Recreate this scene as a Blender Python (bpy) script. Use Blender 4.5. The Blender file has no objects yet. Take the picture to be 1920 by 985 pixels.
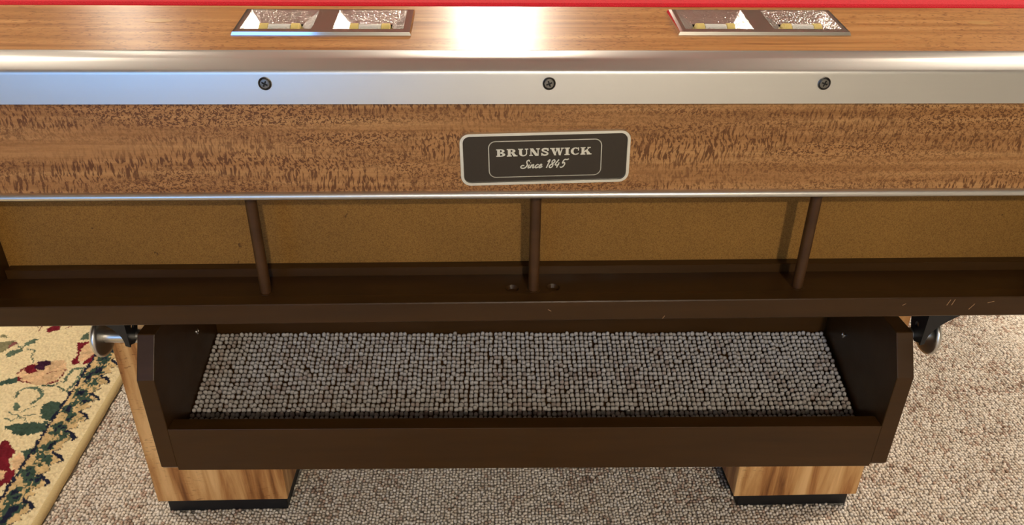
import bpy, bmesh, math, random, json
import numpy as np
from mathutils import Matrix, Vector
random.seed(7); rng = np.random.default_rng(7)
SC = bpy.context.scene
C = SC.collection
# ------------------------------------------------------------------ camera
cam_data = bpy.data.cameras.new('camera'); cam = bpy.data.objects.new('camera', cam_data); C.objects.link(cam)
cam_data.sensor_width = 36.0; cam_data.lens = 36.0 * 1390.0 / 1920.0; cam_data.clip_start = 0.01
right = Vector((0.99934701, -0.03501204, 0.00892805)); up = Vector((0.0087283, 0.47369546, 0.88064546)); fwd = Vector((0.03506237, 0.87999248, -0.47369174))
M3 = Matrix((right, up, -fwd)).transposed()
cam.matrix_world = Matrix.Translation((0, -0.67, 0.955)) @ M3.to_4x4()
SC.camera = cam
# ------------------------------------------------------------------ world, exposure
SC.view_settings.view_transform = 'Standard'; SC.view_settings.look = 'None'
SC.view_settings.gamma = 1.0; SC.view_settings.use_curve_mapping = False
SC.view_settings.exposure = -0.08
wd = bpy.data.worlds.new('world'); SC.world = wd; wd.use_nodes = True
wd.node_tree.nodes['Background'].inputs[0].default_value = (0.55, 0.68, 0.9, 1)
wd.node_tree.nodes['Background'].inputs[1].default_value = 0.3
# ceiling downlights (x, y, emission strength) and the window's daylight
CEIL = 2.40
DOWNLIGHTS = [(0.056, 2.47, 800), (-1.68, 2.62, 110), (-1.75, 0.75, 560), (0.56, -3.5, 1700), (2.0, 0.75, 820)]  # those above the rug and right of the table are added to brighten the floor
WINDOW_STRENGTH = 3.0
WARM = (1.0, 0.87, 0.69, 1)
# ------------------------------------------------------------------ mesh helpers
def mesh_obj(name, bm, mat, parent=None, inv=None, smooth=False, bevel=0.0, seg=2, autosmooth=None):
    bmesh.ops.recalc_face_normals(bm, faces=bm.faces)
    me = bpy.data.meshes.new(name); bm.to_mesh(me); bm.free()
    return link(name, me, mat, parent, inv, smooth, bevel, seg)
def link(name, me, mat, parent=None, inv=None, smooth=False, bevel=0.0, seg=2):
    o = bpy.data.objects.new(name, me); C.objects.link(o)
    if mat and not me.materials: me.materials.append(mat)
    if parent:
        o.parent = parent
        if inv is not None: o.matrix_parent_inverse = inv
    if smooth:
        me.polygons.foreach_set('use_smooth', [True] * len(me.polygons))
    if bevel:
        m = o.modifiers.new('bevel', 'BEVEL'); m.width = bevel; m.segments = seg; m.limit_method = 'ANGLE'; m.angle_limit = math.radians(40)
    return o
def box(bm, x0, x1, y0, y1, z0, z1):
    v = [bm.verts.new((x, y, z)) for z in (z0, z1) for y in (y0, y1) for x in (x0, x1)]
    for f in ((0,2,3,1),(4,5,7,6),(0,1,5,4),(2,6,7,3),(0,4,6,2),(1,3,7,5)): bm.faces.new([v[i] for i in f])
def nb(fn, *a):
    bm = bmesh.new(); fn(bm, *a); return bm
def prism(bm, pts, axis, a, b):
    """closed profile swept along an axis from a to b. axis 'x': pts are (y,z); 'y': (x,z); 'z': (x,y)"""
    def P(p, t):
        return {'x': (t, p[0], p[1]), 'y': (p[0], t, p[1]), 'z': (p[0], p[1], t)}[axis]
    lo = [bm.verts.new(P(p, a)) for p in pts]; hi = [bm.verts.new(P(p, b)) for p in pts]
    n = len(pts)
    for i in range(n): bm.faces.new((lo[i], lo[(i+1) % n], hi[(i+1) % n], hi[i]))
    bm.faces.new(lo[::-1]); bm.faces.new(hi)
def lathe(bm, prof, axis, origin, n=28):
    """prof: (distance along axis, radius)"""
    rings = []
    for d, r in prof:
        ring = []
        for k in range(n):
            a = 2*math.pi*k/n; c, s = math.cos(a)*r, math.sin(a)*r
            p = {'x': (d, c, s), 'y': (c, d, s), 'z': (c, s, d)}[axis]
            ring.append(bm.verts.new((p[0]+origin[0], p[1]+origin[1], p[2]+origin[2])))
        rings.append(ring)
    for a, b in zip(rings, rings[1:]):
        for k in range(n): bm.faces.new((a[k], a[(k+1) % n], b[(k+1) % n], b[k]))
    bm.faces.new(rings[0]); bm.faces.new(rings[-1])
def boolean_cut(o, cutters):
    for c in cutters:
        m = o.modifiers.new('cut', 'BOOLEAN'); m.object = c; m.operation = 'DIFFERENCE'; m.solver = 'EXACT'
    dg = bpy.context.evaluated_depsgraph_get(); dg.update()
    me = bpy.data.meshes.new_from_object(o.evaluated_get(dg))
    o.modifiers.clear(); old = o.data; o.data = me; bpy.data.meshes.remove(old)
    for c in cutters:
        d = c.data; bpy.data.objects.remove(c); bpy.data.meshes.remove(d)
def shade_angle(o, deg=35):
    me = o.data
    me.polygons.foreach_set('use_smooth', [True] * len(me.polygons))
    try: me.set_sharp_from_angle(angle=math.radians(deg))
    except Exception: pass
def tag(o, label, cat, group=None, kind=None):
    if label: o['label'] = label
    if cat: o['category'] = cat
    if group: o['group'] = group
    if kind: o['kind'] = kind
    return o
def empty(name, loc, rz=0):
    o = bpy.data.objects.new(name, None); C.objects.link(o); o.location = loc; o.rotation_euler = (0, 0, rz); o.empty_display_size = 0.1
    return o
# ------------------------------------------------------------------ materials
class NT:
    def __init__(s, name):
        s.m = bpy.data.materials.new(name); s.m.use_nodes = True; s.t = s.m.node_tree
        s.b = s.t.nodes['Principled BSDF']
    def n(s, kind, **kw):
        nd = s.t.nodes.new(kind)
        for k, v in kw.items():
            if k.startswith('i_'):
                key = k[2:]; key = int(key) if key.isdigit() else key
                nd.inputs[key].default_value = v
            else: setattr(nd, k, v)
        return nd
    def l(s, a, b): s.t.links.new(a, b)
    def coords(s, scale=(1,1,1), rot=(0,0,0), loc=(0,0,0), kind='Object'):
        tc = s.n('ShaderNodeTexCoord'); mp = s.n('ShaderNodeMapping')
        mp.inputs['Scale'].default_value = scale; mp.inputs['Rotation'].default_value = rot; mp.inputs['Location'].default_value = loc
        s.l(tc.outputs[kind], mp.inputs[0]); return mp.outputs[0]
    def noise(s, vec, scale=1.0, detail=4.0, rough=0.55, dist=0.0):
        nd = s.n('ShaderNodeTexNoise'); nd.inputs['Scale'].default_value = scale; nd.inputs['Detail'].default_value = detail
        nd.inputs['Roughness'].default_value = rough; nd.inputs['Distortion'].default_value = dist
        if vec is not None: s.l(vec, nd.inputs['Vector'])
        return nd.outputs[0]
    def ramp(s, fac, stops):
        nd = s.n('ShaderNodeValToRGB'); el = nd.color_ramp.elements
        while len(el) < len(stops): el.new(0.5)
        for e, (p, c) in zip(el, stops): e.position = p; e.color = c if len(c) == 4 else (*c, 1)
        s.l(fac, nd.inputs[0]); return nd.outputs[0]
    def mix(s, fac, a, b, mode='MIX'):
        nd = s.n('ShaderNodeMix', data_type='RGBA', blend_type=mode)
        for sock, v in ((nd.inputs[0], fac), (nd.inputs[6], a), (nd.inputs[7], b)):
            if isinstance(v, (int, float)): sock.default_value = v
            elif isinstance(v, tuple): sock.default_value = v if len(v) == 4 else (*v, 1)
            else: s.l(v, sock)
        return nd.outputs[2]
    def math(s, op, a, b=0.0):
        nd = s.n('ShaderNodeMath', operation=op)
        for i, v in enumerate((a, b)):
            if isinstance(v, (int, float)): nd.inputs[i].default_value = v
            else: s.l(v, nd.inputs[i])
        return nd.outputs[0]
    def bump(s, h, strength=0.2, dist=0.001):
        nd = s.n('ShaderNodeBump'); nd.inputs['Strength'].default_value = strength; nd.inputs['Distance'].default_value = dist
        s.l(h, nd.inputs['Height']); s.l(nd.outputs[0], s.b.inputs['Normal'])
    def set(s, color=None, rough=None, metal=None, spec=None, coat=None):
        if color is not None:
            if isinstance(color, tuple): s.b.inputs['Base Color'].default_value = color if len(color) == 4 else (*color, 1)
            else: s.l(color, s.b.inputs['Base Color'])
        if rough is not None:
            if isinstance(rough, (int, float)): s.b.inputs['Roughness'].default_value = rough
            else: s.l(rough, s.b.inputs['Roughness'])
        if metal is not None: s.b.inputs['Metallic'].default_value = metal
        if spec is not None: s.b.inputs['Specular IOR Level'].default_value = spec
        if coat is not None: s.b.inputs['Coat Weight'].default_value = coat
        return s.m
def srgb(r, g, b):
    f = lambda c: ((c/255+0.055)/1.055)**2.4 if c > 10 else c/255/12.92
    return (f(r), f(g), f(b))
def g1(v): return (v, v, v, 1)

def mat_apron():
    t = NT('figured_laminate')
    warp = t.noise(t.coords((5, 1, 14)), 1, 2, .5)
    base = t.ramp(t.noise(t.coords((3, 1, 130)), 1, 5, .6, .3), [(.3, srgb(152, 104, 58)), (.5, srgb(178, 128, 78)), (.72, srgb(198, 150, 96))])
    # upright ray flecks and smaller squiggles, in patches
    v1 = t.n('ShaderNodeVectorMath', operation='ADD'); t.l(t.coords((480, 1, 150), (0, .16, 0)), v1.inputs[0])
    sc = t.n('ShaderNodeVectorMath', operation='SCALE'); t.l(warp, sc.inputs[0]); sc.inputs[3].default_value = 14; t.l(sc.outputs[0], v1.inputs[1])
    fleck = t.ramp(t.noise(v1.outputs[0], 1, 2.5, .55, .5), [(.48, g1(0)), (.57, g1(1))])
    v2 = t.coords((380, 1, 460), (0, .5, 0))
    squig = t.ramp(t.noise(v2, 1, 1.5, .5, 1.1), [(.48, g1(0)), (.56, g1(1))])
    pick = t.ramp(t.noise(t.coords((5, 1, 22), loc=(3.3, 0, 1.7)), 1, 2, .5), [(.42, g1(0)), (.55, g1(1))])
    f = t.mix(pick, fleck, squig)
    band = t.ramp(t.noise(t.coords((1.6, 1, 30), loc=(1, 0, 4)), 1, 2, .5), [(.36, g1(.12)), (.5, g1(.9))])
    f2 = t.mix(1.0, f, band, 'MULTIPLY')
    amt = t.math('MULTIPLY', f2, .95)
    col = t.mix(amt, base, srgb(88, 47, 16))
    fine = t.ramp(t.noise(t.coords((60, 1, 900)), 1, 2, .5), [(.35, g1(.92)), (.65, g1(1.05))])
    col = t.mix(1.0, col, fine, 'MULTIPLY')
    return t.set(col, .38, 0, .35)
def mat_rail():
    t = NT('rail_laminate')
    base = t.ramp(t.noise(t.coords((4, 130, 40)), 1, 6, .62, .5), [(.28, srgb(136, 86, 44)), (.48, srgb(180, 127, 74)), (.7, srgb(204, 153, 98))])
    fl = t.ramp(t.noise(t.coords((150, 420, 1), (0, 0, .3)), 1, 2, .5, .8), [(.55, g1(0)), (.66, g1(1))])
    pick = t.ramp(t.noise(t.coords((4, 14, 1), loc=(.4, 2, 0)), 1, 2, .5), [(.40, g1(0)), (.55, g1(.75))])
    col = t.mix(t.mix(1.0, fl, pick, 'MULTIPLY'), base, srgb(118, 66, 28))
    kn = t.noise(t.coords((7, 34, 20), loc=(.3, .2, 0)), 1, 3, .5, 1.6)
    knot = t.ramp(kn, [(.70, g1(0)), (.82, g1(.8))])
    col = t.mix(knot, col, srgb(84, 46, 24))
    return t.set(col, .30, 0, .5)
def mat_leg():
    t = NT('leg_laminate')
    base = t.ramp(t.noise(t.coords((34, 34, 3.0)), 1, 5, .6, .6), [(.33, srgb(118, 74, 38)), (.43, srgb(168, 116, 66)), (.52, srgb(198, 150, 94)), (.66, srgb(224, 182, 126))])
    fl = t.ramp(t.noise(t.coords((90, 90, 340)), 1, 2, .5, .9), [(.58, g1(0)), (.68, g1(.6))])
    pick = t.ramp(t.noise(t.coords((16, 16, 14), loc=(2, 5, 1)), 1, 2, .5), [(.5, g1(0)), (.62, g1(1))])
    col = t.mix(t.mix(1.0, fl, pick, 'MULTIPLY'), base, srgb(110, 66, 32))
    crack = t.ramp(t.noise(t.coords((60, 60, 1.6), loc=(.7, .3, 2)), 1, 3, .5, .4), [(.70, g1(0)), (.75, g1(.75))])
    col = t.mix(crack, col, srgb(84, 48, 24))
    return t.set(col, .42, 0, .35)
def mat_brown(name='brown_paint', c=(68, 44, 18), rough=.34):
    t = NT(name)
    a = srgb(*c); k = tuple(x*.72 for x in a)
    col = t.ramp(t.noise(t.coords((6, 40, 60)), 1, 5, .6), [(.3, k), (.7, a)])
    r = t.ramp(t.noise(t.coords((20, 20, 20)), 1, 3, .5), [(.3, g1(rough-.05)), (.7, g1(rough+.1))])
    t.bump(t.noise(t.coords((60, 400, 400)), 1, 3, .5), .06, .0006)
    return t.set(col, r, 0, .30)
def mat_board():
    t = NT('hardboard')
    sp = t.ramp(t.noise(t.coords((900, 900, 900)), 1, 3, .7), [(.28, srgb(106, 72, 28)), (.5, srgb(145, 104, 46)), (.72, srgb(165, 123, 62))])
    lo = t.ramp(t.noise(t.coords((9, 9, 9)), 1, 3, .5), [(.3, g1(.88)), (.7, g1(1.05))])
    spots = t.ramp(t.noise(t.coords((130, 130, 90), loc=(4, 1, 2)), 1, 2, .5), [(.74, g1(0)), (.79, g1(.7))])
    col = t.mix(spots, t.mix(1.0, sp, lo, 'MULTIPLY'), srgb(60, 34, 14))
    return t.set(col, .6, 0, .25)
def mat_alu():
    t = NT('satin_aluminium')
    col = t.ramp(t.noise(t.coords((3, 60, 60)), 1, 4, .6), [(.3, (.76, .76, .75)), (.7, (.78, .78, .77))])
    return t.set(col, .35, 1.0)
def mat_chrome(name='chrome', c=(.80, .79, .78), rough=.07, bump=0):
    t = NT(name)
    if bump: t.bump(t.noise(t.coords((520, 520, 520)), 1, 2, .5), bump, .0012)
    return t.set(c, rough, 1.0)
def mat_plain(name, c, rough=.5, metal=0.0, spec=.5, var=.12, scale=80):
    t = NT(name)
    k = tuple(x*(1-var) for x in c)
    return t.set(t.ramp(t.noise(t.coords((scale,)*3), 1, 3, .5), [(.3, k), (.7, c)]), rough, metal, spec)
def mat_cloth():
    t = NT('red_cloth')
    n = t.noise(t.coords((900, 900, 900)), 1, 2, .6)
    t.bump(n, .5, .0015)
    m = t.set(t.ramp(n, [(.3, srgb(196, 10, 30)), (.7, srgb(226, 18, 44))]), .85, 0, .2)
    t.b.inputs['Sheen Weight'].default_value = .08
    return m
def mat_yarn(name, attr='tone'):
    t = NT(name)
    at = t.n('ShaderNodeAttribute', attribute_name=attr)
    fib = t.ramp(t.noise(t.coords((1500, 1500, 1500)), 1, 2, .6), [(.3, g1(.78)), (.7, g1(1.08))])
    return t.set(t.mix(1.0, at.outputs[0], fib, 'MULTIPLY'), .9, 0, .15)
def mat_carpet_far():
    t = NT('carpet_weave')
    c1 = t.ramp(t.noise(t.coords((170, 170, 1)), 1, 3, .65), [(.28, srgb(138, 122, 108)), (.5, srgb(206, 196, 180)), (.72, srgb(234, 226, 212))])
    lo = t.ramp(t.noise(t.coords((14, 14, 1)), 1, 3, .5), [(.3, srgb(240, 228, 216)), (.7, (1, 1, 1))])
    t.bump(t.noise(t.coords((170, 170, 1)), 1, 3, .65), .8, .004)
    return t.set(t.mix(1.0, t.mix(1.0, c1, lo, 'MULTIPLY'), (.68, .74, .84), 'MULTIPLY'), .92, 0, .15)
def mat_wall(name, c):
    t = NT(name)
    t.bump(t.noise(t.coords((60, 60, 60)), 1, 3, .5), .1, .002)
    return t.set(t.ramp(t.noise(t.coords((1.5,)*3), 1, 3, .5), [(.3, tuple(x*.96 for x in c)), (.7, c)]), .8, 0, .2)
def mat_emit(name, c, s):
    t = NT(name); t.set((c[0]*.8, c[1]*.8, c[2]*.8, 1), .5)
    t.b.inputs['Emission Color'].default_value = c; t.b.inputs['Emission Strength'].default_value = s
    return t.m
def mat_clear(name):
    t = NT(name); t.set((.95, .95, .92, 1), .12)
    t.b.inputs['Transmission Weight'].default_value = .55; t.b.inputs['IOR'].default_value = 1.45
    return t.m
M = dict(apron=mat_apron(), rail=mat_rail(), leg=mat_leg(), brown=mat_brown(), dowel=mat_brown('dowel_brown', (80, 52, 27), .4), board=mat_board(),
         alu=mat_alu(), chrome=mat_chrome(), hammered=mat_chrome('hammered_chrome', (.84, .83, .82), .20, .8), steel=mat_chrome('brushed_steel', (.74, .73, .70), .30),
         cloth=mat_cloth(), black=mat_plain('black_rubber', (.006, .006, .007), .5), bracket=mat_plain('black_metal', (.012, .012, .013), .42, 0, .5),
         plate=mat_plain('nameplate_brown', srgb(52, 43, 32), .33, 0, .5, .1, 400), silver=mat_chrome('plate_silver', (.88, .89, .82), .35),
         screw=mat_chrome('screw_steel', (.24, .235, .225), .3), dark=mat_plain('dark_recess', (.01, .009, .008), .6),
         ivory=mat_plain('ivory_plastic', srgb(226, 206, 130), .3), clear=mat_clear('clear_plastic'), white=mat_plain('white_print', (.75, .74, .7), .4),
         wall=mat_wall('wall_paint', (.52, .50, .45)), ceil=mat_wall('ceiling_paint', (.46, .43, .40)), carpet=mat_carpet_far(),
         yarn=mat_yarn('berber_yarn'), rug=mat_yarn('rug_pile', 'pattern'), binding=mat_plain('rug_binding', srgb(206, 184, 136), .85, 0, .2, .12, 300),
         slate=mat_plain('under_frame', srgb(52, 34, 20), .7), whiteframe=mat_plain('white_trim', (.75, .74, .72), .5), scratch=mat_plain('bare_scratch', srgb(170, 134, 96), .6))
# ================================================================== THE ROOM
RX0, RX1, RY0, RY1 = -3.2, 3.6, -4.4, 5.2
tag(mesh_obj('floor', nb(box, RX0, RX1, RY0, RY1, -.05, 0), M['carpet']), None, None, kind='structure')
ceil_o = mesh_obj('ceiling', nb(box, RX0, RX1, RY0, RY1, CEIL, CEIL+.05), M['ceil']); tag(ceil_o, None, None, kind='structure')
WX0, WX1, WZ0, WZ1 = -3.0, -1.1, .04, 2.05      # glazed sliding door in the near wall, left of the camera's back
bm = bmesh.new()
box(bm, RX0, WX0, RY0-.1, RY0, 0, CEIL); box(bm, WX1, RX1, RY0-.1, RY0, 0, CEIL); box(bm, WX0, WX1, RY0-.1, RY0, 0, WZ0); box(bm, WX0, WX1, RY0-.1, RY0, WZ1, CEIL)
tag(mesh_obj('wall_near', bm, M['wall']), None, None, kind='structure')
tag(mesh_obj('wall_far', nb(box, RX0, RX1, RY1, RY1+.1, 0, CEIL), M['wall']), None, None, kind='structure')
tag(mesh_obj('wall_left', nb(box, RX0-.1, RX0, RY0-.1, RY1+.1, 0, CEIL), M['wall']), None, None, kind='structure')
tag(mesh_obj('wall_right', nb(box, RX1, RX1+.1, RY0-.1, RY1+.1, 0, CEIL), M['wall']), None, None, kind='structure')
win = empty('door_1', ((WX0+WX1)/2, RY0-.05, WZ0)); tag(win, None, None, kind='structure')
winv = Matrix.Translation((-(WX0+WX1)/2, -(RY0-.05), -WZ0))
day = mat_emit('daylight_pane', (.22, .50, 1.0, 1), WINDOW_STRENGTH)
bm = bmesh.new(); xm = (WX0+WX1)/2
for a, b in ((WX0, WX0+.05), (xm-.03, xm+.03), (WX1-.05, WX1)): box(bm, a, b, RY0-.08, RY0-.02, WZ0, WZ1)
for a, b in ((WZ0, WZ0+.05), (WZ1-.05, WZ1)): box(bm, WX0+.05, WX1-.05, RY0-.08, RY0-.02, a, b)
mesh_obj('door_frame', bm, M['whiteframe'], win, winv)
for a, b in ((WX0+.05, xm-.03), (xm+.03, WX1-.05)): mesh_obj('pane', nb(box, a, b, RY0-.06, RY0-.055, WZ0+.05, WZ1-.05), day, win, winv)
POS = {0: 'over the middle of the pool table', 1: 'in the far left corner of the room', 2: 'above the floral rug, added to brighten it', 3: 'nearest the wall with the glass door', 4: 'to the right of the pool table, added to brighten the floor'}
for i, (lx, ly, st) in enumerate(DOWNLIGHTS):
    e = empty('ceiling_light', (lx, ly, CEIL)); tag(e, 'round recessed ceiling light ' + POS[i], 'ceiling light', 'ceiling lights')
    bm = bmesh.new()
    lathe(bm, [(-.002, .085), (-.006, .110), (-.001, .118), (0, .118), (0, .085)], 'z', (0, 0, 0), 32)
    mesh_obj('trim_ring', bm, M['whiteframe'], e)
    mesh_obj('lamp_disc', nb(lathe, [(-.003, .085), (-.001, .085)], 'z', (0, 0, 0), 32), mat_emit('lamp_%d' % i, WARM, st), e)

# ================================================================== POOL TABLE
XC = 0.052; TX0, TX1 = XC-.735, XC+.735; TY1 = 2.74
table = empty('pool_table', (XC, 1.36, 0))
tag(table, 'pool table with red cloth, wood-grain laminate rails and aluminium trim', 'pool table')
TI = Matrix.Translation((-XC, -1.36, 0))
def part(name, bm, mat, **kw): return mesh_obj(name, bm, mat, table, TI, **kw)
def sub(name, bm, mat, parent, **kw): return mesh_obj(name, bm, mat, parent, None, **kw)
SL = math.radians(11.0); tS = math.tan(SL)
RY_IN = .1004
def rail_z(y): return .8095 + (y + .004) * tS
CORN = .16                       # corner casting length
# --- near end rail, its top slopes down to the outside
rail = part('rail', nb(prism, [(-.0028, .775), (-.0028, rail_z(-.0028)), (RY_IN, rail_z(RY_IN)), (RY_IN, .775)], 'x', TX0+CORN, TX1-CORN), M['rail'])
# scorer frames sit in cut-outs of the rail
SCW, SCD = .163, .0585
scorers = [(-.1478, .0270), (.2615, .0292)]
Rl = Matrix.Rotation(SL, 4, 'X')
def sc_mat(x, y): return Matrix.Translation((x, y, rail_z(y))) @ Rl
cut = []
for (sx, sy) in scorers:
    c = mesh_obj('cutter', nb(box, -SCW/2+.006, SCW/2-.006, .006, SCD-.006, -.022, .02), None); c.matrix_world = sc_mat(sx, sy); cut.append(c)
boolean_cut(rail, cut)
if not rail.data.materials: rail.data.materials.append(M['rail'])
oval = sub('inlay', nb(prism, [(.013*math.cos(a*math.pi/9), .0045*math.sin(a*math.pi/9)) for a in range(18)], 'z', -.001, .0002), mat_plain('sight_inlay', srgb(196, 150, 92), .3), rail)
oval.matrix_basis = sc_mat(-.305, .062)
oval2 = oval.copy(); C.objects.link(oval2); oval2.matrix_basis = sc_mat(.485, .062)
# --- other rails
def side_rail(x0, x1):
    return part('rail', nb(prism, [(x0, .775), (x0, .812), (x1, .83), (x1, .775)], 'y', CORN, TY1-CORN), M['rail'])
side_rail(TX0+.008, TX0+.106); side_rail(TX1-.008, TX1-.106)
part('rail', nb(prism, [(TY1-.008, .775), (TY1-.008, .812), (TY1-.106, .83), (TY1-.106, .775)], 'x', TX0+CORN, TX1-CORN), M['rail'])
# --- cushions with red cloth
CI = RY_IN + .0006
cp = [(CI, .790), (CI, rail_z(RY_IN)+.0004), (CI+.004, rail_z(RY_IN)+.0030), (CI+.03, rail_z(RY_IN)+.0075), (CI+.052, rail_z(RY_IN)+.0078), (CI+.056, rail_z(RY_IN)+.004), (CI+.036, .800), (CI+.034, .790)]
part('cushion', nb(prism, cp, 'x', TX0+.16, TX1-.16), M['cloth'], bevel=.0008)
part('cushion', nb(prism, [(TY1-p[0], p[1]) for p in cp], 'x', TX0+.16, TX1-.16), M['cloth'])
ym = TY1/2
for a, b in ((.16, ym-.07), (ym+.07, TY1-.16)):
    part('cushion', nb(prism, [(TX0+p[0], p[1]) for p in cp], 'y', a, b), M['cloth'])
    part('cushion', nb(prism, [(TX1-p[0], p[1]) for p in cp], 'y', a, b), M['cloth'])
part('bed', nb(box, TX0+.10, TX1-.10, .10, TY1-.10, .765, .7895), M['cloth'])
part('frame', nb(box, TX0+.08, TX1-.08, .085, TY1-.085, .56, .764), M['slate'])
# --- aluminium trim moulding along the near end, and the other three sides
TP = [(-.003, .7620), (-.003, .8092), (-.0040, .8098), (-.0085, .8090), (-.0140, .8078), (-.0180, .8067), (-.0198, .8059), (-.0225, .8039), (-.0258, .8013), (-.0284, .7991), (-.0292, .7983), (-.0298, .7974), (-.0302, .7962), (-.0303, .7945), (-.0307, .7692), (-.0246, .7690), (-.0246, .7790), (-.006, .7790), (-.006, .7620)]
trim = part('rail_trim', nb(prism, TP, 'x', TX0+.02, TX1-.02), M['alu']); shade_angle(trim, 60)
def flipx(p, X, s): return (X + s*p[0], p[1])
t2 = part('rail_trim', nb(prism, [flipx(p, TX0, 1) for p in TP], 'y', .1, TY1-.1), M['alu']); shade_angle(t2, 50)
t2 = part('rail_trim', nb(prism, [flipx(p, TX1, -1) for p in TP], 'y', .1, TY1-.1), M['alu']); shade_angle(t2, 50)
t2 = part('rail_trim', nb(prism, [(TY1-p[0], p[1]) for p in TP], 'x', TX0+.02, TX1-.02), M['alu']); shade_angle(t2, 50)
# corner castings
for cx_, sx in ((TX0, 1), (TX1, -1)):
    for cy_, sy in ((0, 1), (TY1, -1)):
        pts = [(cx_-sx*.033, cy_-sy*.033), (cx_+sx*.165, cy_-sy*.033), (cx_+sx*.165, cy_+sy*.10)]
        for k in range(9):
            a = math.pi*k/8
            c0 = Vector((cx_+sx*.105, cy_+sy*.105)); d = Vector((sx*.055, -sy*.055)); e_ = Vector((-sx*.055, -sy*.055))
            q = c0 + d*math.cos(a) + e_*math.sin(a)*1.0
            pts.append((q.x, q.y))
        pts += [(cx_+sx*.10, cy_+sy*.165), (cx_-sx*.033, cy_+sy*.165)]
        part('corner_casting', nb(prism, pts, 'z', .762, .834), M['alu'], bevel=.006, seg=3)
        bm = bmesh.new(); lathe(bm, [(.64, .030), (.70, .052), (.805, .058), (.805, .054), (.70, .048), (.645, .026)], 'z', (cx_+sx*.105, cy_+sy*.105, 0), 24)
        part('pocket', bm, M['black'])
# screws in the trim: countersunk ring, head with a cross recess
bm = nb(lathe, [(.0012, .0034), (-.0004, .0041), (-.0007, .0037), (-.0008, .0012)], 'y', (0, 0, 0), 24)
head = mesh_obj('screw', bm, M['screw'], trim)
cc = [mesh_obj('cutter', nb(box, -.0027, .0027, -.004, .0004, -.00065, .00065), None), mesh_obj('cutter', nb(box, -.00065, .00065, -.004, .0004, -.0027, .0027), None)]
for c in cc: c.rotation_euler = (0, .5, 0)
boolean_cut(head, cc)
if not head.data.materials: head.data.materials.append(M['screw'])
head.data.materials.append(M['dark'])
for p in head.data.polygons:
    if .0002 < p.center.y < .0009 and abs(p.normal.y) > .9: p.material_index = len(head.data.materials)-1  # recess floor coloured near black in place of its shade
bm = nb(lathe, [(.0010, .0036), (.0010, .0057), (-.0003, .0057), (-.0006, .0052), (.0006, .0040)], 'y', (0, 0, 0), 28)
ring = mesh_obj('screw_seat', bm, mat_chrome('seat_steel', (.16, .15, .14), .4), trim); shade_angle(ring)
for i, x in enumerate((-.1881, .0562, .2989, -.4320, .5430)):
    h, r = (head, ring) if i == 0 else (head.copy(), ring.copy())
    if i: C.objects.link(h); C.objects.link(r); h.rotation_euler = (0, i*.7, 0)
    h.location = (x, -.0311, .7872); r.location = (x, -.0309, .7872)
# --- apron, its thin bright edge strip, the side aprons
AY = -.024
apron = part('apron', nb(box, TX0+.03, TX1-.03, AY, AY+.018, .6836, .7780), M['apron'])
sp = [(AY+.010, .6767), (AY+.010, .6840), (AY-.001, .6842)] + [(AY-.001-.0040*math.sin(math.pi*k/8), .6804+.0036*math.cos(math.pi*k/8)) for k in range(1, 8)] + [(AY-.001, .6767)]
strip = part('apron_strip', nb(prism, sp, 'x', TX0+.03, TX1-.03), M['alu']); shade_angle(strip, 50)
for X, s in ((TX0+.005, 1), (TX1-.005, -1)):
    part('apron', nb(box, min(X, X+s*.02), max(X, X+s*.02), .10, TY1-.1, .6735, .764), M['apron'])
part('apron', nb(box, TX0+.03, TX1-.03, TY1-.02, TY1, .6735, .764), M['apron'])
# ------------------------------------------------------------------ nameplate
NPM = Matrix.Translation((.0552, AY, .7171)) @ Matrix.Rotation(math.radians(-1.35), 4, 'Y') @ Matrix.Scale(.9642, 4)
def npart(name, bm, mat, parent, **kw):
    o = sub(name, bm, mat, parent, **kw); return o
def rrect(w, h, r, n=6, cx=0, cz=0):
    pts = []
    for (sx, sz, a0) in ((1, 1, 0), (-1, 1, 90), (-1, -1, 180), (1, -1, 270)):
        for k in range(n+1):
            a = math.radians(a0 + 90*k/n); pts.append((cx+sx*(w/2-r)+r*math.cos(a), cz+sz*(h/2-r)+r*math.sin(a)))
    return pts
def frame_ring(bm, outer, inner, y0, y1, ymid=None):
    n = len(outer); ym_ = y1 if ymid is None else ymid
    a = [bm.verts.new((p[0], y0, p[1])) for p in outer]; b = [bm.verts.new((p[0]*.994, y1, p[1]*.975)) for p in outer]
    c = [bm.verts.new((p[0]*1.004, y1, p[1]*1.015)) for p in inner]; d = [bm.verts.new((p[0], y0, p[1])) for p in inner]
    for i in range(n):
        j = (i+1) % n
        for u, v in ((a, b), (b, c), (c, d), (d, a)): bm.faces.new((u[i], u[j], v[j], v[i]))
plate = part('nameplate', nb(prism, rrect(.160, .0505, .0085), 'y', -.0016, 0), M['plate'])
plate.matrix_basis = NPM
bm = bmesh.new(); frame_ring(bm, rrect(.1625, .0530, .0095), rrect(.1553, .0458, .0065), -.0001, -.0032)
npart('rim', bm, M['silver'], plate)
bm = bmesh.new(); frame_ring(bm, rrect(.1085, .0372, .0070, cz=-.0005), rrect(.1062, .0349, .0060, cz=-.0005), -.0015, -.0020)
npart('outline', bm, M['silver'], plate)
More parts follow.
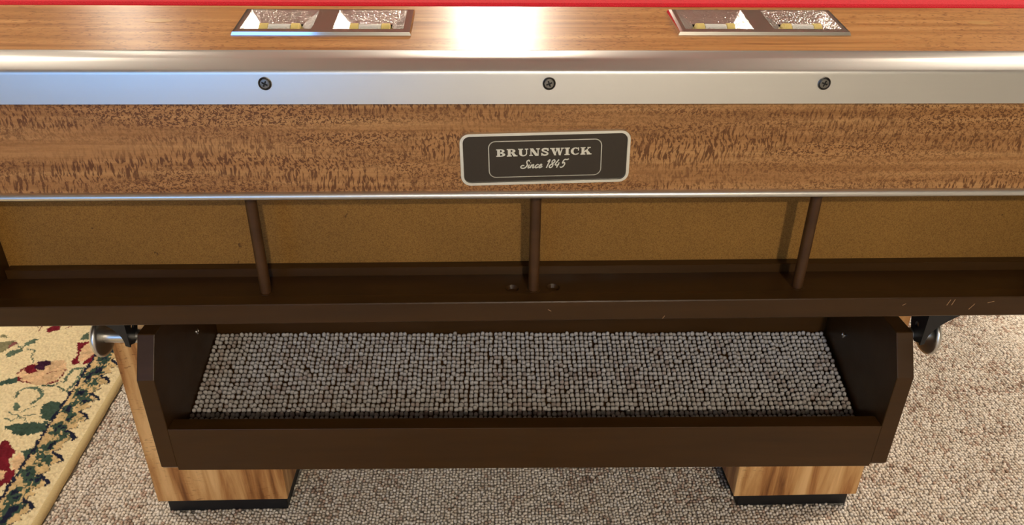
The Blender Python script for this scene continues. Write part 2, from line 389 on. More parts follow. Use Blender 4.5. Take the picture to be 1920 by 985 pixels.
# lettering drawn from strokes (unit: cap height)
def ell(cx, cy, ro, ri, a0, a1, n=14):
    o = [(cx+ro[0]*math.cos(math.radians(a0+(a1-a0)*k/n)), cy+ro[1]*math.sin(math.radians(a0+(a1-a0)*k/n))) for k in range(n+1)]
    i = [(cx+ri[0]*math.cos(math.radians(a0+(a1-a0)*k/n)), cy+ri[1]*math.sin(math.radians(a0+(a1-a0)*k/n))) for k in range(n+1)]
    return [[o[k], o[k+1], i[k+1], i[k]] for k in range(n)]
def rc(x0, y0, x1, y1): return [[(x0, y0), (x1, y0), (x1, y1), (x0, y1)]]
def serif(x0, x1, top): return rc(x0, .88, x1, 1) if top else rc(x0, 0, x1, .12)
def stroke(pts, w):
    out = []
    for k in range(len(pts)-1):
        (x0, y0), (x1, y1) = pts[k], pts[k+1]; w0 = w[k] if isinstance(w, list) else w; w1 = w[k+1] if isinstance(w, list) else w
        L = math.hypot(x1-x0, y1-y0) or 1; nx, ny = -(y1-y0)/L/2, (x1-x0)/L/2; ex, ey = (x1-x0)/L*.012, (y1-y0)/L*.012
        out.append([(x0-ex+nx*w0, y0-ey+ny*w0), (x0-ex-nx*w0, y0-ey-ny*w0), (x1+ex-nx*w1, y1+ey-ny*w1), (x1+ex+nx*w1, y1+ey+ny*w1)])
    return out
def crom(p, n=5):
    out = []
    q = [p[0]] + p + [p[-1]]
    for i in range(1, len(q)-2):
        for k in range(n):
            t = k/n; a, b, c, d = q[i-1], q[i], q[i+1], q[i+2]
            out.append(tuple(.5*((2*b[j])+(-a[j]+c[j])*t+(2*a[j]-5*b[j]+4*c[j]-d[j])*t*t+(-a[j]+3*b[j]-3*c[j]+d[j])*t**3) for j in (0, 1)))
    return out + [p[-1]]
LET = {
 'B': (1.20, rc(.12, 0, .46, 1)+serif(0, .5, 1)+serif(0, .5, 0)+ell(.5, .75, (.50, .25), (.20, .14), 90, -90)+ell(.5, .26, (.58, .26), (.24, .14), 90, -90)),
 'R': (1.28, rc(.12, 0, .46, 1)+serif(0, .5, 1)+serif(0, .58, 0)+ell(.5, .73, (.52, .27), (.20, .15), 90, -90)+[[(.52, .46), (.86, .46), (1.12, .12), (.78, .0)]]+serif(.76, 1.26, 0)),
 'U': (1.26, rc(.12, .36, .46, 1)+rc(.94, .36, 1.06, 1)+serif(0, .58, 1)+serif(.80, 1.20, 1)+ell(.59, .37, (.47, .39), (.135, .25), 180, 270)+ell(.59, .37, (.47, .39), (.35, .25), 270, 360)),
 'N': (1.30, rc(.14, 0, .26, 1)+rc(.98, 0, 1.10, 1)+[[(.06, 1), (.46, 1), (1.10, 0), (.72, 0)]]+serif(0, .42, 0)+serif(.82, 1.24, 1)),
 'S': (1.04, stroke(crom([(.86, .70), (.80, .86), (.52, .94), (.24, .86), (.22, .68), (.50, .53), (.76, .38), (.80, .20), (.52, .06), (.22, .14), (.12, .32)]), .19)+rc(.80, .64, .92, 1)+rc(.06, 0, .18, .36)),
 'W': (1.66, [[(.10, 1), (.46, 1), (.74, 0), (.50, 0)], [(.50, 0), (.62, 0), (.90, .92), (.80, 1)], [(.76, 1), (1.10, 1), (1.30, 0), (1.06, 0)], [(1.10, 0), (1.24, 0), (1.52, 1), (1.40, 1)]]+serif(0, .56, 1)+serif(.66, 1.16, 1)+serif(1.28, 1.64, 1)),
 'I': (.64, rc(.14, 0, .48, 1)+serif(0, .62, 1)+serif(0, .62, 0)),
 'C': (1.14, ell(.60, .5, (.56, .5), (.24, .38), 50, 310, 20)+rc(.90, .58, 1.02, 1)+ell(.6, .5, (.5, .5), (.40, .38), 300, 325, 4)),
 'K': (1.34, rc(.12, 0, .46, 1)+serif(0, .58, 1)+serif(0, .58, 0)+[[(.40, .36), (.52, .30), (1.10, .95), (.96, .95)], [(.52, .56), (.76, .72), (1.24, .06), (.84, .06)]]+serif(.80, 1.20, 1)+serif(.74, 1.32, 0)),
}
def letters_bm(polys, y0, y1):
    bm = bmesh.new()
    for i, p in enumerate(polys):
        try: prism(bm, p, 'y', y0-.000015*(i % 9), y1)
        except Exception: pass
    return bm
polys = []; x = 0
for ch in 'BRUNSWICK':
    w, pl = LET[ch]; polys += [[(q[0]+x, q[1]) for q in p] for p in pl]; x += w + .06
tw = x - .06; H = .0073; fx = .0910/tw; cx0 = -.0011
polys = [[(cx0-.0455+q[0]*fx, .0062-H/2+q[1]*H) for q in p] for p in polys]
npart('lettering', letters_bm(polys, -.0022, -.0012), M['silver'], plate)
SCR = [ # slanted script, x-height .45, cap 1
 (0, [(.62, .86), (.50, 1.02), (.34, .94), (.36, .72), (.52, .50), (.54, .24), (.36, .02), (.06, .02), (-.12, .18), (.0, .36), (.22, .34)]),
 (.78, [(.0, .44), (-.02, .12), (.08, .02), (.22, .16)]), (.78, [(.04, .66), (.05, .70)]),
 (1.04, [(.0, .44), (.0, .02)]), (1.04, [(.0, .22), (.14, .42), (.26, .40), (.26, .08), (.36, .02), (.46, .14)]),
 (1.58, [(.28, .38), (.14, .45), (.0, .24), (.10, .02), (.26, .06), (.34, .16)]),
 (2.0, [(.02, .22), (.20, .30), (.22, .42), (.10, .45), (.0, .24), (.10, .02), (.28, .08), (.38, .2)]),
 (2.80, [(-.04, .78), (.14, 1.0), (.14, .0)]),
 (3.22, [(.36, .86), (.22, 1.0), (.06, .88), (.10, .64), (.30, .42), (.34, .14), (.18, .0), (.0, .10), (.02, .32), (.30, .62), (.38, .84)]),
 (3.80, [(.16, 1.0), (.0, .36), (.44, .36)]), (3.80, [(.36, .62), (.32, .0)]),
 (4.50, [(.44, .98), (.12, .98), (.06, .56), (.26, .62), (.38, .40), (.32, .12), (.14, .0), (-.02, .10)]), (4.50, [(.44, .98), (.58, 1.08)]),
]
polys = []
for ox, pts in SCR:
    q = crom([(px*1.0+ox+py*.42, py) for px, py in pts], 6)
    polys += stroke(q, .135)
xs = [q[0] for p in polys for q in p]; s_ = .0470/(max(xs)-min(xs)); x0_ = min(xs)
polys = [[(-.0005-.0235+(q[0]-x0_)*s_, -.0098+q[1]*.0078) for q in p] for p in polys]
npart('script_lettering', letters_bm(polys, -.0021, -.0012), M['silver'], plate)
# ------------------------------------------------------------------ score counters
def scorer_frame():
    bm = bmesh.new(); W2 = SCW/2; T = .0042
    xs = [-W2+.004, -W2+.0075, -.0095, .0095, W2-.0075, W2-.004]; ys = [.0035, .0065, SCD-.0055, SCD-.0035]
    g = [[bm.verts.new((x, y, T)) for y in ys] for x in xs]
    for i in range(5):
        for j in range(3):
            if j == 1 and i in (1, 3): continue
            bm.faces.new((g[i][j], g[i+1][j], g[i+1][j+1], g[i][j+1]))
    per = [g[i][0] for i in range(6)] + [g[5][1], g[5][2]] + [g[i][3] for i in range(5, -1, -1)] + [g[0][2], g[0][1]]
    def outset(v, k, z):
        x = v.co.x; y = v.co.y
        sx = -1 if x < -W2+.005 else (1 if x > W2-.005 else 0); sy = -1 if y < .004 else (1 if y > SCD-.004 else 0)
        return bm.verts.new((x+sx*k, y+sy*k*.9, z))
    r1 = [outset(v, .0025, T-.0008) for v in per]; r2 = [outset(v, .0038, .0006) for v in per]; r3 = [outset(v, .0038, -.0002) for v in per]
    n = len(per)
    for a, b in ((per, r1), (r1, r2), (r2, r3)):
        for i in range(n): bm.faces.new((a[i], a[(i+1) % n], b[(i+1) % n], b[i]))
    slots = []
    for i in (1, 3):
        a = [g[i][1], g[i+1][1], g[i+1][2], g[i][2]]
        x0, x1 = xs[i]+.0125, xs[i+1]-.0125; y0, y1, zl = .0110, .0310, -.0012
        b = [bm.verts.new(p) for p in ((x0, y0, zl), (x1, y0, zl), (x1, y1, zl), (x0, y1, zl))]
        c = [bm.verts.new((v.co.x, v.co.y, -.016)) for v in b]
        for k in range(4):
            bm.faces.new((a[k], a[(k+1) % 4], b[(k+1) % 4], b[k])).material_index = 1
            bm.faces.new((b[k], b[(k+1) % 4], c[(k+1) % 4], c[k])).material_index = 2
        bm.faces.new(c).material_index = 2
        slots.append((x0, x1, y0, y1))
    bmesh.ops.recalc_face_normals(bm, faces=bm.faces)
    return bm, slots
for si, (sx, sy) in enumerate(scorers):
    bm, slots = scorer_frame()
    fr = part('score_counter', bm, M['chrome']); fr.data.materials.append(M['hammered']); fr.data.materials.append(M['dark'])
    fr.matrix_basis = sc_mat(sx, sy)
    fr['label'] = 'chrome score counter with two thumb wheels'
    for (x0, x1, y0, y1) in slots:
        yc = (y0+y1)/2; R_ = .0085; zc = -.0052
        # ivory end collars, ribbed
        for xa, xb in ((x0+.001, x0+.0095), (x1-.0095, x1-.001)):
            bm = bmesh.new(); prof = [(xa, R_*.8), (xa+.0008, R_), (xb-.0008, R_), (xb, R_*.8)]
            lathe(bm, prof, 'x', (0, yc, zc), 20); sub('wheel_collar', bm, M['ivory'], fr)
        bm = bmesh.new(); n = 40; prof = []
        rings = []
        for d in (x0+.0095, x1-.0095):
            rings.append([bm.verts.new((d, yc+math.cos(2*math.pi*k/n)*(R_-.0008-.0005*(k % 2)), zc+math.sin(2*math.pi*k/n)*(R_-.0008-.0005*(k % 2)))) for k in range(n)])
        for k in range(n): bm.faces.new((rings[0][k], rings[0][(k+1) % n], rings[1][(k+1) % n], rings[1][k]))
        sub('thumb_wheel', bm, M['white'], fr)
        bm = bmesh.new(); lathe(bm, [(x0+.012, .0022), (x1-.012, .0022)], 'x', (0, yc-.0075, zc+.0062), 12)
        sub('wheel_bar', bm, M['clear'], fr)
# ------------------------------------------------------------------ storage shelf under the apron
SX0, SX1 = -.545, .650; SZ = .550; SB = .5246
shelf_prof = [(.066, SB), (.066, SZ), (.0125, SZ), (.0100, SZ-.0004), (-.0025, SZ-.0012), (-.0033, SZ-.0024), (-.0033, SB+.0015), (-.0020, SB)]
shelf = part('shelf_board', nb(prism, shelf_prof, 'x', SX0, SX1), M['brown'])
cut = []
for hx, hy in ((.0279, .0233), (.0726, .0247)):
    c = mesh_obj('cutter', nb(lathe, [(-.004, .0055), (.0005, .0078), (.003, .0085)], 'z', (hx, hy, SZ), 24), None); cut.append(c)
boolean_cut(shelf, cut)
if not shelf.data.materials: shelf.data.materials.append(M['brown'])
part('back_cleat', nb(prism, [(.0545, SZ-.001), (.0545, SZ+.0098), (.0555, SZ+.0105), (.066, SZ+.0105), (.066, SZ-.001)], 'x', SX0+.022, SX1-.022), M['brown'])
part('back_panel', nb(box, SX0, SX1, .066, .072, SB, .70), M['board'])
for a, b in ((SX0, SX0+.0205), (SX1-.0205, SX1)): part('end_panel', nb(box, a, b, .004, .066, SZ, .6735), M['brown'], bevel=.001)
for i, dx in enumerate((-.2346, .0511, .3398)):
    d = part('dowel', nb(lathe, [(SZ-.003, .0058), (.6900, .0058)], 'z', (dx, .0206, 0), 24), M['dowel']); shade_angle(d)
    sub('dowel_collar', nb(lathe, [(SZ-.001, .0078), (SZ+.0003, .0076), (SZ+.0006, .0062)], 'z', (dx, .0206, 0), 24), M['brown'], d)
for (px, pz, ln, an) in ((.4985, .5425, .0075, 70), (.5035, .5428, .0075, 74), (.5255, .5370, .0085, 55), (.545, .5425, .007, 15), (.45, .5405, .004, 30), (.067, .5380, .004, -30), (.19, .5280, .004, 60)):
    s = sub('scratch', nb(box, -ln/2, ln/2, -.00012, 0, -.00035, .00035), M['scratch'], shelf)
    s.location = (px, -.0033, pz); s.rotation_euler = (0, -math.radians(an), 0)
# black steel brackets below the shelf
def bracket(X, Y, s):
    n = 8
    fl = [(X, SB), (X+s*.062, SB)] + [(X+s*(.005+.057*(1-k/n)**2.6), SB-.004-.054*(k/n)**.8) for k in range(n+1)] + [(X, SB-.060)]
    b = part('bracket', nb(prism, fl, 'y', Y, Y+.0025), M['bracket'])
    wb = [(Y+.0025, SB), (Y+.034, SB), (Y+.030, SB-.040), (Y+.022, SB-.058), (Y+.012, SB-.062), (Y+.0025, SB-.058)]
    w_ = sub('bracket_web', nb(prism, wb, 'x', min(X, X+s*.0025), max(X, X+s*.0025)), M['bracket'], b)
    c = mesh_obj('cutter', nb(lathe, [(-.01, .0036), (.01, .0036)], 'x', (X, Y+.016, SB-.041), 16), None)
    boolean_cut(w_, [c])
    if not w_.data.materials: w_.data.materials.append(M['bracket'])
bracket(.5045, .028, 1); bracket(-.4065, .044, -1)
# ------------------------------------------------------------------ legs
def leg(x0, x1, y0, ch):
    d = .21; cb = .006
    o = part('leg', nb(box, x0, x1, y0, y0+d, .030, .56), M['leg'], bevel=.0015)
    sub('foot_pad', nb(box, x0+.012, x1-.004 if ch else x1-.010, y0+.006, y0+d-.01, .002, .030), M['black'], o, bevel=.002)
leg(-.5400, -.3296, .2325, True); leg(.4086, .6163, .2188, False)
leg(-.5400, -.3296, 2.26, True); leg(.4086, .6163, 2.26, False)

# ================================================================== SWING TRAY
tray = empty('ball_tray', (.0485, .015, 0), math.radians(-1.0))
tag(tray, 'dark brown wooden ball tray lined with berber carpet, hanging under the shelf', 'tray')
HW = .447
sp_ = [(.010, .297), (.0035, .2985), (0, .303), (0, .4335), (.0265, .4795), (.205, .4795), (.205, .345), (.190, .325)]
for a, b, nm in ((-HW, -HW+.020, 'L'), (HW-.020, HW, 'R')):
    s = mesh_obj('side_panel', nb(prism, sp_, 'x', a, b), M['brown'], tray, bevel=.0012)
    xi = b if nm == 'L' else a; sg = 1 if nm == 'L' else -1
    y_, z_ = (.127, .4163) if nm == 'L' else (.134, .4035)
    bm = nb(lathe, [(0, .0042), (sg*.0012, .0040), (sg*.0018, .0022), (sg*.0008, .0018)], 'x', (xi, y_, z_), 16)
    k_ = sub('screw', bm, M['chrome'], s); shade_angle(k_)
mesh_obj('front_lip', nb(box, -HW+.0200, HW-.0200, .0001, .0190, .2972, .3615), M['brown'], tray, bevel=.0006)
mesh_obj('back_panel', nb(box, -HW+.0202, HW-.0202, .186, .200, .335, .462), M['brown'], tray)
FS = .04/.123
def fz(y): return .3325 + (y-.055)*FS
mesh_obj('tray_floor', nb(prism, [(.0192, fz(.0192)-.014), (.0192, fz(.0192)-.002), (.186, fz(.186)-.002), (.186, fz(.186)-.014)], 'x', -HW+.0202, HW-.0202), M['brown'], tray)
mesh_obj('stop_tab', nb(box, -.012, .018, .010, .030, .2935, .2971), M['black'], tray)
for sg, xk in ((-1, .4965), (1, .4765)):
    bm = nb(lathe, [(sg*(HW-.002), .0082), (sg*(xk+.002), .0082)], 'x', (0, .044, .4655), 24)
    rod = mesh_obj('pivot_rod', bm, M['steel'], tray); shade_angle(rod)
    prof = [(0, .008), (.0005, .020), (.0014, .0235), (.003, .0248), (.006, .0245), (.009, .0215), (.0112, .0155), (.0124, .008), (.0128, .001)]
    bm = nb(lathe, [(sg*(xk-.004+d), r) for d, r in prof], 'x', (0, .044, .4655), 36)
    kn = sub('knob', bm, M['steel'], rod); shade_angle(kn, 60)

# ================================================================== LOOPED CARPET
def vnoise(x, y, f, seed):
    r = np.random.default_rng(seed); g = r.random((256, 256))
    X = x*f; Y = y*f; i = np.floor(X).astype(int); j = np.floor(Y).astype(int); u = X-i; v = Y-j
    u = u*u*(3-2*u); v = v*v*(3-2*v)
    a = g[i % 256, j % 256]; b = g[(i+1) % 256, j % 256]; c = g[i % 256, (j+1) % 256]; d = g[(i+1) % 256, (j+1) % 256]
    return (a*(1-u)+b*u)*(1-v)+(c*(1-u)+d*u)*v
def loops(name, P, size, height, nseg, mat, cols, tilt=0.0, parent=None):
    """P: (n,3) loop seats, size: (n,2) half widths, height (n,), cols (n,3)"""
    n = len(P); k = np.arange(nseg); a = 2*np.pi*k/nseg + .3
    ca, sa = np.cos(a), np.sin(a)
    rot = rng.normal(0, .16, n); cr, sr = np.cos(rot), np.sin(rot)
    def ring(rs, hs):
        lx = ca[None]*size[:, :1]*rs; ly = sa[None]*size[:, 1:]*rs
        X = lx*cr[:, None]-ly*sr[:, None]; Y = lx*sr[:, None]+ly*cr[:, None]
        Z = np.repeat((height*hs)[:, None], nseg, 1)
        return np.stack([X+P[:, :1], Y+P[:, 1:2], Z+Y*tilt+P[:, 2:]], 2)
    r0 = ring(1.0, -.10); r1 = ring(.86, .66)
    top = np.stack([P[:, 0], P[:, 1], P[:, 2]+height], 1)[:, None, :]
    V = np.concatenate([r0, r1, top], 1); nv = 2*nseg+1
    faces = []; 
    for i in range(nseg):
        j = (i+1) % nseg
        faces += [(i, j, nseg+j), (i, nseg+j, nseg+i), (nseg+i, nseg+j, 2*nseg)]
    F = np.array(faces); nf = len(F)
    FF = (F[None] + (np.arange(n)*nv)[:, None, None]).reshape(-1)
    me = bpy.data.meshes.new(name)
    me.vertices.add(n*nv); me.vertices.foreach_set('co', V.reshape(-1).astype(np.float32))
    me.loops.add(len(FF)); me.loops.foreach_set('vertex_index', FF.astype(np.int32))
    me.polygons.add(n*nf); me.polygons.foreach_set('loop_start', np.arange(0, len(FF), 3, dtype=np.int32))
    me.polygons.foreach_set('use_smooth', np.ones(n*nf, bool))
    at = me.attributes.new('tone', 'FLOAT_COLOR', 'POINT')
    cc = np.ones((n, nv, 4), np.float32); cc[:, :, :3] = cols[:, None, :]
    cc[:, :nseg, :3] *= .45  # loop feet darkened in colour, standing for shade between the loops
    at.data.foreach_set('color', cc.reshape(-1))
    me.update(calc_edges=True)
    o = link(name, me, mat, parent)
    o['kind'] = 'stuff'
    return o
LIN = lambda *c: np.array(srgb(*c))
def berber_cols(x, y, warm):
    n = len(x)
    t = rng.random(n) + .55*(vnoise(x+3, y*1.3, 55, 11)-.5) + .45*(vnoise(x+7, y, 17, 5)-.5)*warm
    pal = np.array([srgb(*c) for c in ((242, 236, 227), (232, 224, 212), (216, 204, 190), (200, 178, 163), (164, 143, 128))])
    k = np.digitize(t, (.42, .74, .95, 1.15))
    return pal[k]*(1+rng.normal(0, .06, n))[:, None]
# floor pile around and under the table's near end (left out below the rug)
EX, EY = -.7294, .2054; DV = np.array((-.07185, .99742)); NV = np.array((-.99742, -.07185))
px, py = .0056, .0062
gx = np.arange(-.95, 1.50, px); gy = np.arange(-.42, 1.20, py)
X, Y = np.meshgrid(gx, gy, indexing='ij'); X = X.ravel(); Y = Y.ravel()
X = X + rng.normal(0, .0007, len(X)); Y = Y + rng.normal(0, .0009, len(Y)) + .0012*np.sin(X*800)
uu = (X-EX)*NV[0]+(Y-EY)*NV[1]
keep = uu < -.008
for (a, b, c) in ((-.528, -.3336, .2385), (.4206, .6063, .2248)): keep &= ~((X > a) & (X < b) & (Y > c) & (Y < c+.196))
X, Y = X[keep], Y[keep]; n = len(X)
P3 = np.stack([X, Y, np.zeros(n)+.0002], 1)
sz = np.stack([rng.uniform(.0024, .0032, n), rng.uniform(.0029, .0038, n)], 1)
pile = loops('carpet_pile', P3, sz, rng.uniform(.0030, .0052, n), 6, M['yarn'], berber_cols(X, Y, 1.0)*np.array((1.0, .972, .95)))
tag(pile, 'beige and grey berber loop carpet under the pool table', 'carpet', kind='stuff')
# tray lining, cut a little unevenly
px, py = .0063, .0064
gx = np.arange(-.4235, .4245, px); gy = np.arange(.0205, .181, py)
X, Y = np.meshgrid(gx, gy, indexing='ij'); X = X.ravel(); Y = Y.ravel()
X = X + rng.normal(0, .0005, len(X)); Y = Y + rng.normal(0, .0006, len(Y)) + .0006*np.sin(X*640)
n = len(X)
zz = fz(Y) + .0016*(vnoise(X, Y, 25, 9)-.5)
cols = berber_cols(X, Y, .9)
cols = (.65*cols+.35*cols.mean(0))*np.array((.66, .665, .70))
red = np.clip((.055-Y)/.03, 0, 1)[:, None]*np.clip(vnoise(X, Y*0, 18, 3)*2-.5, 0, 1)[:, None]
cols = cols*(1-.5*red) + np.array(srgb(150, 112, 96))*.5*red
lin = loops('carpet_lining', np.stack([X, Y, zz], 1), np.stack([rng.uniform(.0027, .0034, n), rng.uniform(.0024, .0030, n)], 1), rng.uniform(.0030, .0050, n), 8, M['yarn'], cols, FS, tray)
lin['label'] = 'grey and brown looped carpet lining'

# ================================================================== FLORAL RUG
RUG = json.loads('''{"P":[["R",[[231,597],[225,610],[210,613],[202,603],[203,589],[213,582],[224,580]]],["O",[[323,579],[315,582],[301,568],[308,566],[319,570]]],["O",[[310,552],[297,552],[281,553],[270,542],[277,527],[282,516],[290,508],[306,514],[322,548]]],["K",[[287,537],[280,551],[270,542],[277,523]]],["G",[[272,488],[273,511],[261,518],[249,519],[248,508],[255,495],[268,490]]],["G",[[250,523],[255,542],[247,552],[232,557],[234,538],[243,528]]],["T",[[215,423],[211,445],[197,463],[176,469],[146,466],[128,449],[124,422],[130,389],[151,381],[183,387],[207,408]]],["R",[[213,449],[202,460],[188,447],[183,431],[193,423],[201,426]]],["P",[[191,444],[194,465],[179,468],[169,469],[160,452],[170,451],[168,430],[183,435]]],["D",[[247,390],[238,398],[231,410],[214,414],[201,400],[210,392],[227,391],[232,385]]],["D",[[118,299],[119,315],[110,326],[89,319],[79,305],[79,285],[82,263],[94,265],[108,278]]],["G",[[170,304],[178,324],[173,327],[162,313],[159,296]]],["G",[[137,540],[138,561],[131,583],[112,541]]],["T",[[118,488],[121,517],[111,533],[84,497],[95,466],[105,457]]],["R",[[142,529],[115,537],[109,533],[121,517],[119,488],[104,451],[115,448],[124,459],[121,476],[126,501]]],["R",[[99,452],[93,471],[86,489],[79,476],[84,453],[92,446]]],["D",[[163,254],[148,260],[127,264],[96,261],[84,251],[84,232],[101,227],[124,227],[148,242]]],["T",[[106,154],[106,179],[85,161],[82,141],[88,131]]],["R",[[162,187],[158,210],[148,206],[145,216],[135,211],[121,192],[109,182],[112,171],[110,155],[99,140],[89,129],[84,110],[87,97],[97,96],[117,103]]],["T",[[121,132],[104,130],[101,117],[104,112],[115,116]]],["D",[[104,182],[93,184],[82,191],[81,171],[82,157],[95,170]]]],"S":[["R",3,[[274,619],[256,608]]],["R",2,[[247,587],[246,614]]],["R",2,[[188,595],[180,610]]],["G",1,[[272,542],[249,519]]],["G",1,[[239,516],[220,512],[217,489],[202,464]]],["R",3,[[216,427],[214,442],[211,449]]],["R",4,[[212,415],[198,398],[178,388]]],["R",3,[[125,430],[122,407],[130,389],[140,383]]],["R",1,[[156,423],[143,428],[125,430]]],["G",6,[[185,342],[187,363],[177,372],[158,372],[142,358],[133,344],[138,331],[145,323]]],["D",6,[[149,380],[128,375],[119,385]]],["G",6,[[110,387],[112,410],[108,432],[87,434]]],["G",4,[[87,426],[87,389],[92,357]]],["G",5,[[117,374],[98,358],[84,349]]],["G",3,[[175,298],[149,282]]],["G",3,[[174,279],[159,274],[145,277]]],["G",2,[[153,292],[143,304],[132,312]]],["G",3,[[147,284],[122,285]]],["G",2,[[149,282],[129,268]]],["D",5,[[158,252],[134,259],[89,258]]]],"I":[[80,480],[83,433],[84,381],[83,325],[82,273],[80,269],[80,217],[82,182],[82,157],[82,133],[80,94],[79,59]],"Gc":[[54,470],[59,427],[57,386],[54,350],[56,313],[58,286],[52,248],[52,229],[57,194],[56,158],[54,123],[59,82],[60,51],[55,13]],"Nv":[[33,436],[36,417],[25,394],[43,385],[42,370],[28,351],[24,326],[31,307],[46,292],[26,283],[30,271],[40,262],[32,255],[26,230],[30,203],[39,187],[23,171],[35,150],[35,137],[23,120],[24,101],[32,87],[39,73],[23,59],[29,50],[36,39],[32,22],[22,2]]}''')
def axis_vals(*segs):
    out = [segs[0][0]]
    for a, b, st in segs:
        k = max(1, round((b-a)/st)); out += [a+(b-a)*i/k for i in range(1, k+1)]
    return np.array(out)
gu = axis_vals((.004, .42, .0021), (.42, 1.1, .006), (1.1, 1.6, .02)); gv = axis_vals((-1.0, -.6, .02), (-.6, -.03, .006), (-.03, .68, .0024), (.68, 1.25, .006), (1.25, 1.6, .02))
U, V_ = np.meshgrid(gu, gv, indexing='ij'); shp = U.shape; u = U.ravel()*1000; v = V_.ravel()*1000
ju = u + 5*(vnoise(u/1000, v/1000, 130, 21)-.5) + 4*(vnoise(u/1000, v/1000, 300, 22)-.5); jv = v + 5*(vnoise(u/1000, v/1000, 130, 23)-.5) + 4*(vnoise(u/1000, v/1000, 300, 24)-.5)
PAL = {'G': srgb(92, 110, 92), 'D': srgb(62, 84, 72), 'R': srgb(116, 26, 40), 'P': srgb(60, 26, 52), 'T': srgb(226, 190, 148), 'N': srgb(30, 34, 56), 'O': srgb(132, 128, 96), 'K': srgb(140, 88, 84)}
CREAM = np.array(srgb(236, 219, 176))
col = np.ones((len(u), 3))*CREAM
def inpoly(pts):
    ins = np.zeros(len(u), bool); m = len(pts)
    for i in range(m):
        x0, y0 = pts[i]; x1, y1 = pts[(i+1) % m]
        if y0 == y1: continue
        c = ((y0 > jv) != (y1 > jv)) & (ju < (x1-x0)*(jv-y0)/(y1-y0)+x0); ins ^= c
    return ins
def instroke(pts, w):
    d = np.full(len(u), 1e9)
    for (x0, y0), (x1, y1) in zip(pts, pts[1:]):
        dx, dy = x1-x0, y1-y0; L = dx*dx+dy*dy or 1
        t = np.clip(((ju-x0)*dx+(jv-y0)*dy)/L, 0, 1); d = np.minimum(d, np.hypot(ju-x0-t*dx, jv-y0-t*dy))
    return d < w/2
var = vnoise(u/1000, v/1000, 90, 31)
def paint(m, c):
    k = (.8+.4*var[m])[:, None]; col[m] = np.array(PAL[c])*k
for c, pts in RUG['P']: paint(inpoly(pts), c)
for c, w, pts in RUG['S']: paint(instroke(pts, max(w, 2.5)), c)
# the same flowers further along the rug
for (ou, ov) in ((10, 560), (20, -540), (300, 140), (330, -380), (290, 700), (610, 330), (620, -200), (640, 860)):
    for c, pts in RUG['P']:
        if min(p[0] for p in pts) > 84: paint(inpoly([[p[0]+ou, p[1]+ov] for p in pts]), c)
# border: tan band, green chain, wavy navy outer line, thin inner line
b = (ju > 24) & (ju < 82)
nav = 30 + 7*np.sin(2*np.pi*jv/57+.8) + 5*np.sin(2*np.pi*jv/28.5+2) + 3*np.sin(2*np.pi*jv/19)
band = b & (ju > nav)
col[band] = (np.array(srgb(214, 186, 136))*(.85+.3*var[band])[:, None])
cn = vnoise(u/1000, v/1000, 75, 41)*.6+vnoise(u/1000*1.8, v/1000, 170, 42)*.4
gd = np.abs(ju-56-6*np.sin(2*np.pi*jv/57))/17
gm = band & (cn > .34+.26*gd**1.6); paint(gm, 'D')
gm2 = band & (cn > .58+.2*gd) ; paint(gm2, 'N')
gm3 = band & (cn < .26) & (ju < 70); paint(gm3, 'O')
paint(np.abs(ju-nav) < 2.6+2.4*np.sin(2*np.pi*jv/57+2.5), 'N')
paint(np.abs(ju-82) < 2.6, 'N')
nfine = vnoise(u/1000, v/1000, 420, 51)
col *= (.84+.3*nfine)[:, None]
zz = .0108 + .0034*(nfine-.5) + .0018*(vnoise(u/1000, v/1000, 200, 52)-.5)
nu, nvv = shp
WX = EX + U.ravel()*NV[0] + V_.ravel()*DV[0]; WY = EY + U.ravel()*NV[1] + V_.ravel()*DV[1]
rug = empty('area_rug', (-1.4, .6, 0)); tag(rug, 'cream area rug with burgundy flowers and dark green border', 'rug')
RI = Matrix.Translation((1.4, -.6, 0))
idx = np.arange(nu*nvv).reshape(nu, nvv)
F = np.stack([idx[:-1, :-1], idx[:-1, 1:], idx[1:, 1:], idx[1:, :-1]], 2).reshape(-1, 4)
me = bpy.data.meshes.new('rug_pile')
me.vertices.add(nu*nvv); me.vertices.foreach_set('co', np.stack([WX, WY, zz], 1).reshape(-1).astype(np.float32))
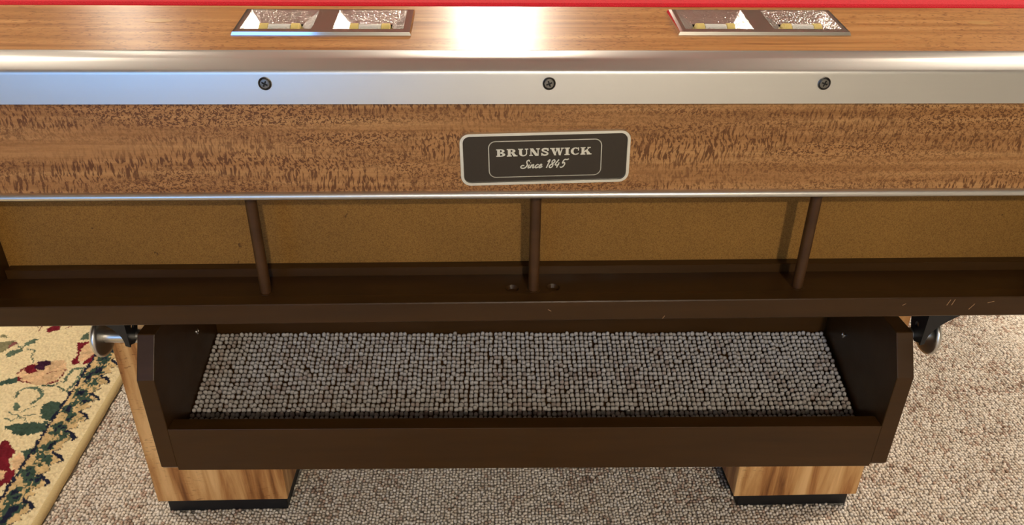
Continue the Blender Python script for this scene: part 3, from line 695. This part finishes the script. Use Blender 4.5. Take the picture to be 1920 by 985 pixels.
me.loops.add(F.size); me.loops.foreach_set('vertex_index', F.reshape(-1).astype(np.int32))
me.polygons.add(len(F)); me.polygons.foreach_set('loop_start', np.arange(0, F.size, 4, dtype=np.int32))
me.polygons.foreach_set('use_smooth', np.ones(len(F), bool))
at = me.attributes.new('pattern', 'FLOAT_COLOR', 'POINT'); at.data.foreach_set('color', np.concatenate([col, np.ones((len(col), 1))], 1).reshape(-1).astype(np.float32))
me.update(calc_edges=True); link('pile', me, M['rug'], rug, RI)
def rugpt(u_, v_, z_): return (EX+u_*NV[0]+v_*DV[0], EY+u_*NV[1]+v_*DV[1], z_)
bm = bmesh.new()
pp = [rugpt(a, b_, z_) for z_ in (.001, .0085) for a, b_ in ((.004, -1.0), (1.6, -1.0), (1.6, 1.6), (.004, 1.6))]
vv = [bm.verts.new(p) for p in pp]
for f in ((0, 1, 2, 3), (4, 5, 6, 7), (0, 1, 5, 4), (1, 2, 6, 5), (2, 3, 7, 6), (3, 0, 4, 7)): bm.faces.new([vv[i] for i in f])
mesh_obj('backing', bm, M['binding'], rug, RI)
def roll(p0, p1, name='binding'):
    d = Vector(p1)-Vector(p0); L = d.length; d.normalize(); side = Vector((0, 0, 1)).cross(d); bm = bmesh.new(); rings = []
    k = max(2, int(L/.02))
    for i in range(k+1):
        c = Vector(p0)+d*(L*i/k); w = .0075+.0004*math.sin(i*1.7)
        rings.append([bm.verts.new(c+side*(w*math.cos(a))+Vector((0, 0, .0066*math.sin(a)+.0068))) for a in [2*math.pi*q/14 for q in range(14)]])
    for a, b_ in zip(rings, rings[1:]):
        for q in range(14): bm.faces.new((a[q], a[(q+1) % 14], b_[(q+1) % 14], b_[q]))
    bm.faces.new(rings[0]); bm.faces.new(rings[-1])
    o = mesh_obj(name, bm, M['binding'], rug, RI); shade_angle(o, 60)
for a, b_ in (((.0005, -1.0), (.0005, 1.6)), ((1.603, -1.0), (1.603, 1.6)), ((0, -1.003), (1.603, -1.003)), ((0, 1.603), (1.603, 1.603))): roll(rugpt(*a, 0), rugpt(*b_, 0))
